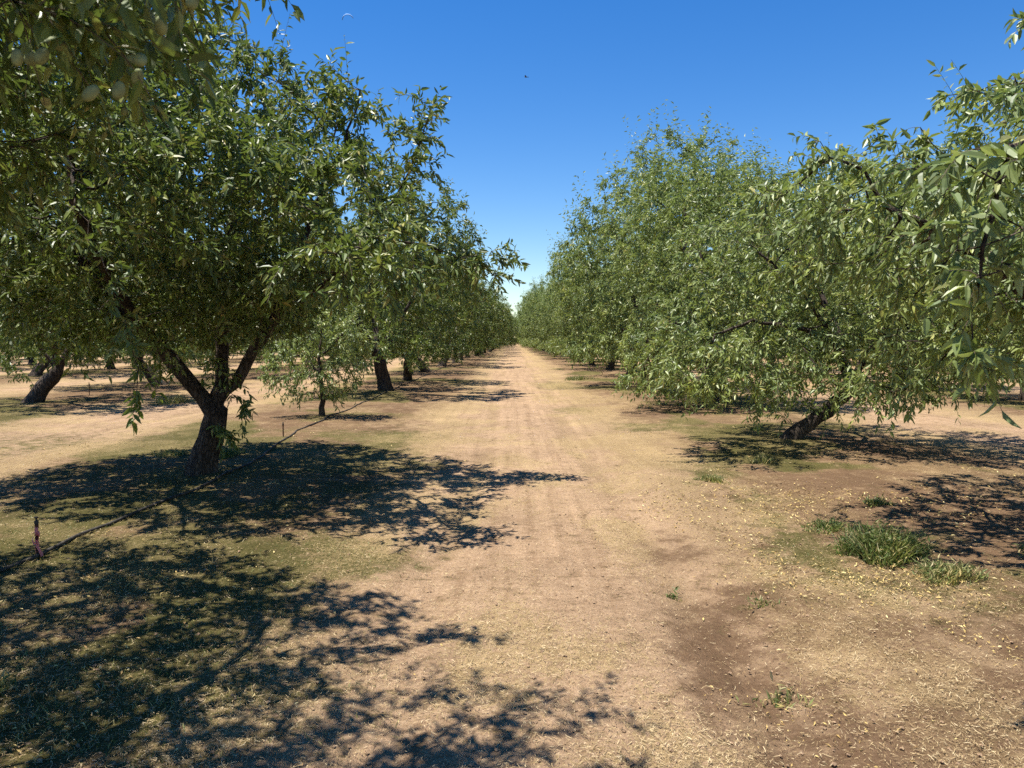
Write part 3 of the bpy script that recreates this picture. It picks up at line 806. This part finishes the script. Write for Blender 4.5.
def sprinkler(x, y, h, lab, ribbon=False):
    e = empty('sprinkler_stake', (x, y, float(gh(x, y))), 0.4)
    tag(e, lab, 'sprinkler', 'sprinkler stakes in the tree rows')
    V, F = lathe([(-0.05, 0.002), (0.0, 0.010), (h * 0.75, 0.010), (h * 0.78, 0.013), (h * .80, .013)])
    link(bpy.data.objects.new('stake', mesh_from('stake', V, F, [RUST], True)), e)
    V, F = lathe([(h * .80, 0.010), (h * .82, 0.015), (h * .90, 0.015), (h * .91, 0.007), (h * .96, .007), (h * .97, 0.017), (h, 0.012)])
    link(bpy.data.objects.new('sprinkler_head', mesh_from('sprinkler_head', V, F, [BLACK], True)), e)
    if ribbon:
        # flagging tape wound down the stake with two loose tails
        n = 46; t = np.linspace(0, 1, n); a = t * 5.2 * math.pi
        c = np.stack([0.0125 * np.cos(a), 0.0125 * np.sin(a), h * 0.78 - t * h * 0.62], -1)
        V = np.concatenate([c + [0, 0, 0.016], c - [0, 0, 0.016]])
        j = np.arange(n - 1); F = [np.stack([j, j + 1, j + 1 + n, j + n], -1)]
        base = 2 * n; m = 12
        for q, (dx, dy) in enumerate(((-0.016, -0.018), (0.02, -0.012))):
            s = np.linspace(0, 1, m)
            cc = np.stack([dx * np.sqrt(s) + 0.012 * np.sin(s * 7 + q), dy * np.sqrt(s) - 0.012, h * (0.74 - .1 * q) - s * h * (0.42 + .2 * q)], -1)
            wd = np.stack([0.010 * np.cos(s * 3 + q), 0.013 * np.sin(s * 3 + q), 0 * s], -1)
            V = np.concatenate([V, cc + wd, cc - wd]); j = np.arange(m - 1)
            F.append(base + np.stack([j, j + 1, j + 1 + m, j + m], -1)); base += 2 * m
        me = mesh_from('ribbon', V, F, [PINK], False)
        rb = link(bpy.data.objects.new('ribbon', me), e)
        sm = rb.modifiers.new('thick', 'SOLIDIFY'); sm.thickness = 0.0012
sprinkler(-3.52, 5.62, 0.30, 'sprinkler stake wrapped in pink flagging tape beside the black hose', True)
sprinkler(-3.68, 12.3, 0.24, 'bare brown sprinkler stake standing beyond the large left tree')
sprinkler(-11.9, 21.6, 0.36, 'far reddish sprinkler stake beside the shade in the second row left')

# ------------------------------------------------------------------ weeds and grass
GRASS = leaf_material('weed_blade', [(0.0, (0.067, 0.100, 0.022)), (0.4, (0.112, 0.155, 0.039)), (0.75, (0.179, 0.200, 0.055)), (1, (0.381, 0.300, 0.132))], (0.157, 0.220, 0.033), 0.25, 0.5, 0.3)
GRASS_Y = leaf_material('dry_weed_blade', [(0.0, (0.10, 0.14, 0.035)), (0.4, (0.17, 0.19, 0.055)), (0.7, (0.30, 0.26, 0.09)), (1, (0.48, 0.38, 0.18))], (0.2, 0.22, 0.05), 0.2, 0.55, 0.3)

def blades(X, Y, Z, L, W, lean, r, segs=3, curl=0.5):
    n = len(X)
    a = r.random(n) * 6.28; q = r.random(n) * 6.28
    side = np.stack([np.cos(q), np.sin(q), 0 * q], -1)
    out = np.stack([np.cos(a), np.sin(a), 0 * a], -1)
    rows = []
    for k in range(segs + 1):
        t = k / segs
        c = np.stack([X, Y, Z], -1) + out * (lean * L * (t * (1 - curl) + curl * t * t))[:, None]
        c[:, 2] += L * t * (1 - 0.30 * lean * t)
        w = W * (1 - t ** 1.6) * 0.5 + 0.0003
        rows.append(c - side * w[:, None]); rows.append(c + side * w[:, None])
    V = np.stack(rows, 1).reshape(-1, 3)
    m = 2 * (segs + 1)
    f = np.array([[2 * k, 2 * k + 1, 2 * k + 3, 2 * k + 2] for k in range(segs)])
    F = (np.arange(n)[:, None, None] * m + f[None]).reshape(-1, 4)
    return V, F

def tuft(x, y, rad, h, n, lab, mat, seed, dense=1.0, name='weed_clump', cat='weeds', grp='weed clumps on the orchard floor'):
    r = np.random.default_rng(seed)
    z0 = float(gh(x, y))
    ph = r.random(n) * 6.28; rd = rad * np.sqrt(r.random(n)) * (0.75 + 0.35 * np.sin(ph * 3 + seed))
    X = rd * np.cos(ph); Y = rd * np.sin(ph) * 0.85
    Z = gh(X + x, Y + y) - z0 - 0.01
    L = h * (0.35 + 0.65 * r.random(n)) * (1 - 0.45 * (rd / rad) ** 2)
    V, F = blades(X, Y, Z, L, 0.006 + 0.006 * r.random(n), 0.25 + 0.65 * r.random(n), r)
    # small leaves along the stems
    m = int(n * 1.2 * dense); i = r.integers(0, n, m)
    B = np.stack([X[i], Y[i], Z[i] + L[i] * (0.2 + 0.6 * r.random(m))], -1) + r.normal(size=(m, 3)) * 0.03 * np.array([1, 1, .5])
    B[:, 2] = np.maximum(B[:, 2], 0.01)
    D = norm(r.normal(size=(m, 3)) + [0, 0, .5]); nn = norm(np.cross(D, r.normal(size=(m, 3))))
    Ln = 0.03 + 0.03 * r.random(m)
    LV, tri, _ = leaves_geo(B, D, nn, Ln, Ln * .25, False, r)
    me = mesh_from(name, np.concatenate([V, LV]), [F, tri + len(V)], [mat], False)
    o = link(bpy.data.objects.new(name, me)); o.location = (x, y, z0)
    tag(o, lab, cat, grp)

tuft(2.74, 5.6, 0.33, 0.36, 1000, 'dark green bushy weed clump at the right, the biggest on the ground', GRASS, 1)
tuft(2.92, 5.08, 0.24, 0.16, 420, 'paler thin weed patch just in front of the big dark weed clump', GRASS_Y, 2)
tuft(2.75, 6.5, 0.28, 0.12, 260, 'low straggly weed sprigs behind the big dark weed clump', GRASS, 3, .6)
tuft(3.25, 9.9, 0.16, 0.20, 130, 'small upright grass tuft in the shade of the leaning tree', GRASS_Y, 4, .3, 'grass_tuft', 'grass')
tuft(-3.95, 10.4, 0.26, 0.16, 520, 'green weeds just left behind the trunk of the large left tree', GRASS, 5)
tuft(-4.7, 10.6, 0.4, 0.10, 260, 'low green weeds in the open left of the large tree', GRASS_Y, 6)
tuft(-8.6, 19.6, 0.8, 0.35, 700, 'light green grass patch in the sun between the first and second rows left', GRASS_Y, 7, .3, 'grass_tuft', 'grass')
tuft(2.6, 30.0, 0.8, 0.28, 600, 'small green grass patch at the foot of the far right row', GRASS, 8, .3, 'grass_tuft', 'grass')
tuft(1.55, 4.75, 0.13, 0.07, 60, 'tiny grass tuft on bare brown soil right of the lane', GRASS_Y, 9, .3, 'grass_tuft', 'grass')
tuft(1.05, 4.95, 0.07, 0.06, 36, 'tiny green sprout at the right edge of the lane', GRASS, 10, .4, 'grass_tuft', 'grass')
tuft(1.25, 3.5, 0.15, 0.08, 70, 'flattened yellowish grass tuft at the bottom right beside damp soil', GRASS_Y, 11, .3, 'grass_tuft', 'grass')

for i, (wx, wy, wl) in enumerate(((3.5, 7.3, 'low green weeds in the shade behind the big weed clump'), (3.9, 5.6, 'thin green weeds at the right edge beside the big clump'),
        (2.2, 8.4, 'small dry grass tuft on the bare mound right of the lane'), (-2.4, 3.4, 'dry grass wisps in the near shade at the bottom left'),
        (4.2, 13.2, 'green weeds around the base of the leaning tree'))):
    tuft(wx, wy, 0.14 + 0.03 * (i % 3), 0.09 + 0.02 * (i % 2), 300, wl, GRASS if i % 2 == 0 and i != 2 else GRASS_Y, 40 + i, .5, 'grass_tuft', 'grass')

# ------------------------------------------------------------------ litter on the ground (uncountable)
def scatter(n, ymin, ymax, r, pw=1.6, xlim=None):
    u = r.random(n); a = 1 - pw
    y = (ymin ** a + u * (ymax ** a - ymin ** a)) ** (1 / a)
    x = (r.random(n) * 2 - 1) * (0.72 * y + 1.2)
    return x, y

def flat_bits(name, X, Y, L, W, mat, lab, r, lift=0.006, tilt=0.25, shape='straw', cat='litter'):
    n = len(X)
    a = r.random(n) * 6.28
    D = np.stack([np.cos(a), np.sin(a), r.normal(size=n) * tilt * 0.6], -1); D = norm(D)
    nn = np.array([0, 0, 1.0]) + r.normal(size=(n, 3)) * tilt
    nn = norm(nn - (nn * D).sum(-1, keepdims=True) * D)
    B = np.stack([X, Y, gh(X, Y) + lift + 0.012 * r.random(n)], -1)
    if shape == 'straw':
        S = np.cross(nn, D)
        c = B - D * L[:, None] / 2; e = B + D * L[:, None] / 2
        mid = B + nn * (L * r.normal(size=n) * 0.08)[:, None] + S * (L * r.normal(size=n) * 0.05)[:, None]
        w = S * W[:, None] / 2
        V = np.stack([c - w, c + w, mid + w, mid - w, e + w * .5, e - w * .5], 1).reshape(-1, 3)
        o = np.arange(n)[:, None] * 6
        F = [np.concatenate([o + np.array([[0, 1, 2, 3]]), o + np.array([[3, 2, 4, 5]])])]
    else:
        V, tri, _ = leaves_geo(B, D, nn, L, W, False, r); F = [tri]
    me = mesh_from(name, V, F, [mat], False)
    ob = link(bpy.data.objects.new(name, me))
    tag(ob, lab, cat, kind='stuff')

STRAW = island_mat('dry_straw', [(0.0, (0.168, 0.111, 0.055)), (0.4, (0.319, 0.222, 0.111)), (0.75, (0.461, 0.346, 0.180)), (1.0, (0.586, 0.469, 0.282))])
YLEAF = island_mat('yellow_fallen_leaf', [(0.0, (0.244, 0.146, 0.061)), (0.35, (0.439, 0.305, 0.110)), (0.8, (0.573, 0.439, 0.171)), (1.0, (0.634, 0.525, 0.268))], 0.6)
CLOD = simple_mat('soil_clod', (0.26, 0.17, 0.10), 0.95, 0.35, 20)

r = np.random.default_rng(41)
x, y = scatter(480000, 2.0, 24, r, 1.45)
la, mo, da, st = masks(x, y)
k = r.random(len(x)) < (0.04 + 0.9 * st * (1 - 0.4 * la)) * (1 - 0.55 * da)
x, y = x[k], y[k]
flat_bits('straw_litter', x, y, 0.008 + 0.030 * r.random(len(x)) ** 1.8, 0.0010 + 0.0018 * r.random(len(x)), STRAW, 'dry straw and grass clippings scattered over the soil', r, cat='straw')

x, y = scatter(130000, 2.2, 26, r, 1.5)
la, mo, da, st = masks(x, y)
dens = 0.005 + 0.40 * sstep(0.52, 0.68, fbm(x * 1.6, y * 1.3, 61)) * (np.abs(lane_u(x)) > 1.3) * (x > 0)
dens = dens + 0.16 * sstep(0.45, 0.65, fbm(x * 1.5, y * 1.2, 63)) * (x < -1.8)
dens = dens + 0.9 * np.exp(-(((x - 2.5) / 0.6) ** 2 + ((y - 5.1) / 0.4) ** 2)) + 0.8 * np.exp(-(((x - 2.6) / 0.9) ** 2 + ((y - 7.6) / 0.7) ** 2)) + 0.6 * np.exp(-(((x - 1.5) / 0.35) ** 2 + ((y - 7.2) / 0.5) ** 2))
dens = dens + 0.14 * np.exp(-(((x - 1.3) / 0.3) ** 2 + ((y - 3.4) / 0.3) ** 2))
k = (r.random(len(x)) < dens) & (np.abs(lane_u(x)) > 0.5)
x, y = x[k], y[k]
L = (0.014 + 0.026 * r.random(len(x)) ** 1.3) * np.clip(0.45 + y * 0.11, 0.6, 1.2)
flat_bits('fallen_leaves', x, y, L, L * (0.28 + .1 * r.random(len(x))), YLEAF, 'yellow fallen almond leaves lying in drifts on the soil', r, 0.008, 0.45, 'leaf', 'fallen leaves')

# short green growth in the mossy patches
x, y = scatter(90000, 2.2, 26, r, 1.5)
la, mo, da, st = masks(x, y)
k = r.random(len(x)) < (mo ** 1.5) * 0.85
x, y = x[k], y[k]
V, F = blades(x, y, gh(x, y) - 0.004, 0.012 + 0.03 * r.random(len(x)), 0.003 + 0.002 * r.random(len(x)), 0.4 + 0.8 * r.random(len(x)), r, 2)
me = mesh_from('ground_grass', V, [F], [GRASS_Y], False)
tag(link(bpy.data.objects.new('ground_grass', me)), 'short sparse green growth in patches beside the tree rows', 'grass', kind='stuff')

# small clods of soil
x, y = scatter(9000, 2.2, 16, r, 1.5)
s = 0.0025 + 0.009 * r.random(len(x)) ** 4
ico = np.array([(1, 0, 0), (-1, 0, 0), (0, 1, 0), (0, -1, 0), (0, 0, 1), (0, 0, -1), (.6, .6, .6), (-.6, .6, .5), (.6, -.6, .5), (-.6, -.6, .6)], float)
octf = np.array([(0, 2, 6), (2, 4, 6), (4, 0, 6), (2, 1, 7), (1, 4, 7), (4, 2, 7), (3, 0, 8), (0, 4, 8), (4, 3, 8), (1, 3, 9), (3, 4, 9), (4, 1, 9), (2, 0, 5), (1, 2, 5), (3, 1, 5), (0, 3, 5)])
V = np.stack([x, y, gh(x, y) + s * 0.3], -1)[:, None] + ico[None] * s[:, None, None] * (0.65 + 0.7 * r.random((len(x), 10, 1))) * np.array([1, 1, .75])
F = (np.arange(len(x))[:, None, None] * 10 + octf[None]).reshape(-1, 3)
me = mesh_from('soil_clods', V.reshape(-1, 3), [F], [CLOD], False)
tag(link(bpy.data.objects.new('soil_clods', me)), 'small crumbs and clods of dry soil', 'soil clods', kind='stuff')

# ------------------------------------------------------------------ moon and bird
F_PX = 769.0
PITCHDOWN = math.atan(46 / F_PX)
def at(px, py, Y):
    u = (px - 512) / F_PX; v = (384 - py) / F_PX
    d = np.array([u, math.cos(PITCHDOWN) + v * math.sin(PITCHDOWN), -math.sin(PITCHDOWN) + v * math.cos(PITCHDOWN)])
    return d * (Y / d[1]) + np.array([0, 0, 1.65])

def build_bird():
    c = at(526, 77, 60)
    V, F = lathe([(-0.14, 0.004), (-0.11, 0.025), (-0.02, 0.045), (0.06, 0.038), (0.10, 0.020), (0.12, 0.024), (0.15, 0.014), (0.17, 0.003)], 8)
    me = mesh_from('bird', [(a, z, b) for a, b, z in V], F, [simple_mat('dark_feathers', (0.03, 0.028, 0.03), 0.6)], True)
    e = link(bpy.data.objects.new('bird', me)); e.location = c; e.rotation_euler = (0.2, 0, 1.1)
    for s in (-1, 1):
        pr = [(0.02, -0.05), (0.12, -0.055), (0.22, -0.07), (0.28, -0.10)]
        V = []
        for i, (xx, yb) in enumerate(pr):
            yf = 0.06 - 0.03 * i * (i > 1)
            zz = 0.02 + 0.05 * math.sin(i * 0.8)
            V += [(s * xx, yf, zz + .004), (s * xx, yb, zz + .004), (s * xx, yb, zz - .004), (s * xx, yf, zz - .004)]
        Q = [(i * 4 + a, i * 4 + (a + 1) % 4, (i + 1) * 4 + (a + 1) % 4, (i + 1) * 4 + a) for i in range(3) for a in range(4)] + [(0, 1, 2, 3), (12, 13, 14, 15)]
        link(bpy.data.objects.new('wing', mesh_from('wing', V, [Q], [e.data.materials[0]], False)), e)
    tag(e, 'tiny dark bird high in the clear blue sky', 'bird')
build_bird()

def build_moon():
    V = []; na, nr = 28, 6
    for i in range(na + 1):
        a = R(-82 + 164 * i / na)
        for j in range(nr + 1):
            rr_ = 1 - 0.42 * math.cos(a * 1.08) * j / nr
            V.append((rr_ * math.sin(a), -math.sqrt(max(0, 1 - rr_ * rr_)), rr_ * math.cos(a)))
    Q = [(i * (nr + 1) + j, i * (nr + 1) + j + 1, (i + 1) * (nr + 1) + j + 1, (i + 1) * (nr + 1) + j) for i in range(na) for j in range(nr)]
    me = mesh_from('moon', np.array(V) * 19, [Q], [simple_mat('moon_haze_tint', (0.17, 0.30, 0.55), 0.9, 0.1, 0.1)], True)  # sky haze painted in as blue; the mesh holds only the sunlit crescent
    mo_ = link(bpy.data.objects.new('moon', me)); mo_.location = at(348, 20, 2600); mo_.rotation_euler = (0.0, -0.15, 0)
    sm = mo_.modifiers.new('thick', 'SOLIDIFY'); sm.thickness = 1.5
    tag(mo_, 'faint pale crescent moon near the top edge of the blue sky', 'moon')
build_moon()

# ------------------------------------------------------------------ sun, sky, camera
sun_to = Vector((-0.29, 0.0, 1.0)).normalized()
elev = math.asin(sun_to.z); az = math.atan2(sun_to.x, sun_to.y)
ld = bpy.data.lights.new('sun', 'SUN'); ld.energy = 5.0; ld.angle = R(0.53); ld.color = (1.0, 0.955, 0.88)
lo = link(bpy.data.objects.new('sun', ld))
lo.rotation_euler = (-sun_to).to_track_quat('-Z', 'Y').to_euler()

w = bpy.data.worlds.new('World'); scene.world = w; w.use_nodes = True
nt = w.node_tree; nt.nodes.clear()
sky = nt.nodes.new('ShaderNodeTexSky'); sky.sky_type = 'NISHITA'; sky.sun_disc = False
sky.sun_elevation = elev; sky.sun_rotation = az % (2 * math.pi)
sky.altitude = 0; sky.air_density = 1.0; sky.dust_density = 0.0; sky.ozone_density = 2.8
bg = nt.nodes.new('ShaderNodeBackground'); bg.inputs['Strength'].default_value = 0.083
out = nt.nodes.new('ShaderNodeOutputWorld')
hs = nt.nodes.new('ShaderNodeHueSaturation'); hs.inputs['Saturation'].default_value = 1.38; hs.inputs['Hue'].default_value = 0.509
nt.links.new(sky.outputs[0], hs.inputs['Color']); nt.links.new(hs.outputs[0], bg.inputs['Color']); nt.links.new(bg.outputs[0], out.inputs['Surface'])

cd = bpy.data.cameras.new('camera'); cd.sensor_width = 36; cd.lens = 36 * F_PX / 1024
cd.clip_start = 0.05; cd.clip_end = 5000
cd.dof.use_dof = True; cd.dof.focus_distance = 9.0; cd.dof.aperture_fstop = 7.0
cam = link(bpy.data.objects.new('camera', cd))
cam.location = (0, 0, 1.65); cam.rotation_euler = (math.pi / 2 - PITCHDOWN, 0, 0)
scene.camera = cam

scene.view_settings.view_transform = 'Standard'; scene.view_settings.look = 'None'
scene.view_settings.exposure = 1.0; scene.view_settings.gamma = 1.0
scene.view_settings.use_curve_mapping = False
cy = scene.cycles
cy.max_bounces = 7; cy.diffuse_bounces = 4; cy.glossy_bounces = 2; cy.transmission_bounces = 3; cy.transparent_max_bounces = 4
cy.use_denoising = False
cy.use_adaptive_sampling = True; cy.adaptive_threshold = 0.02
cy.sample_clamp_indirect = 4.0
import sys; sys.stderr.write('TREES %r\n' % TREE_LOG)
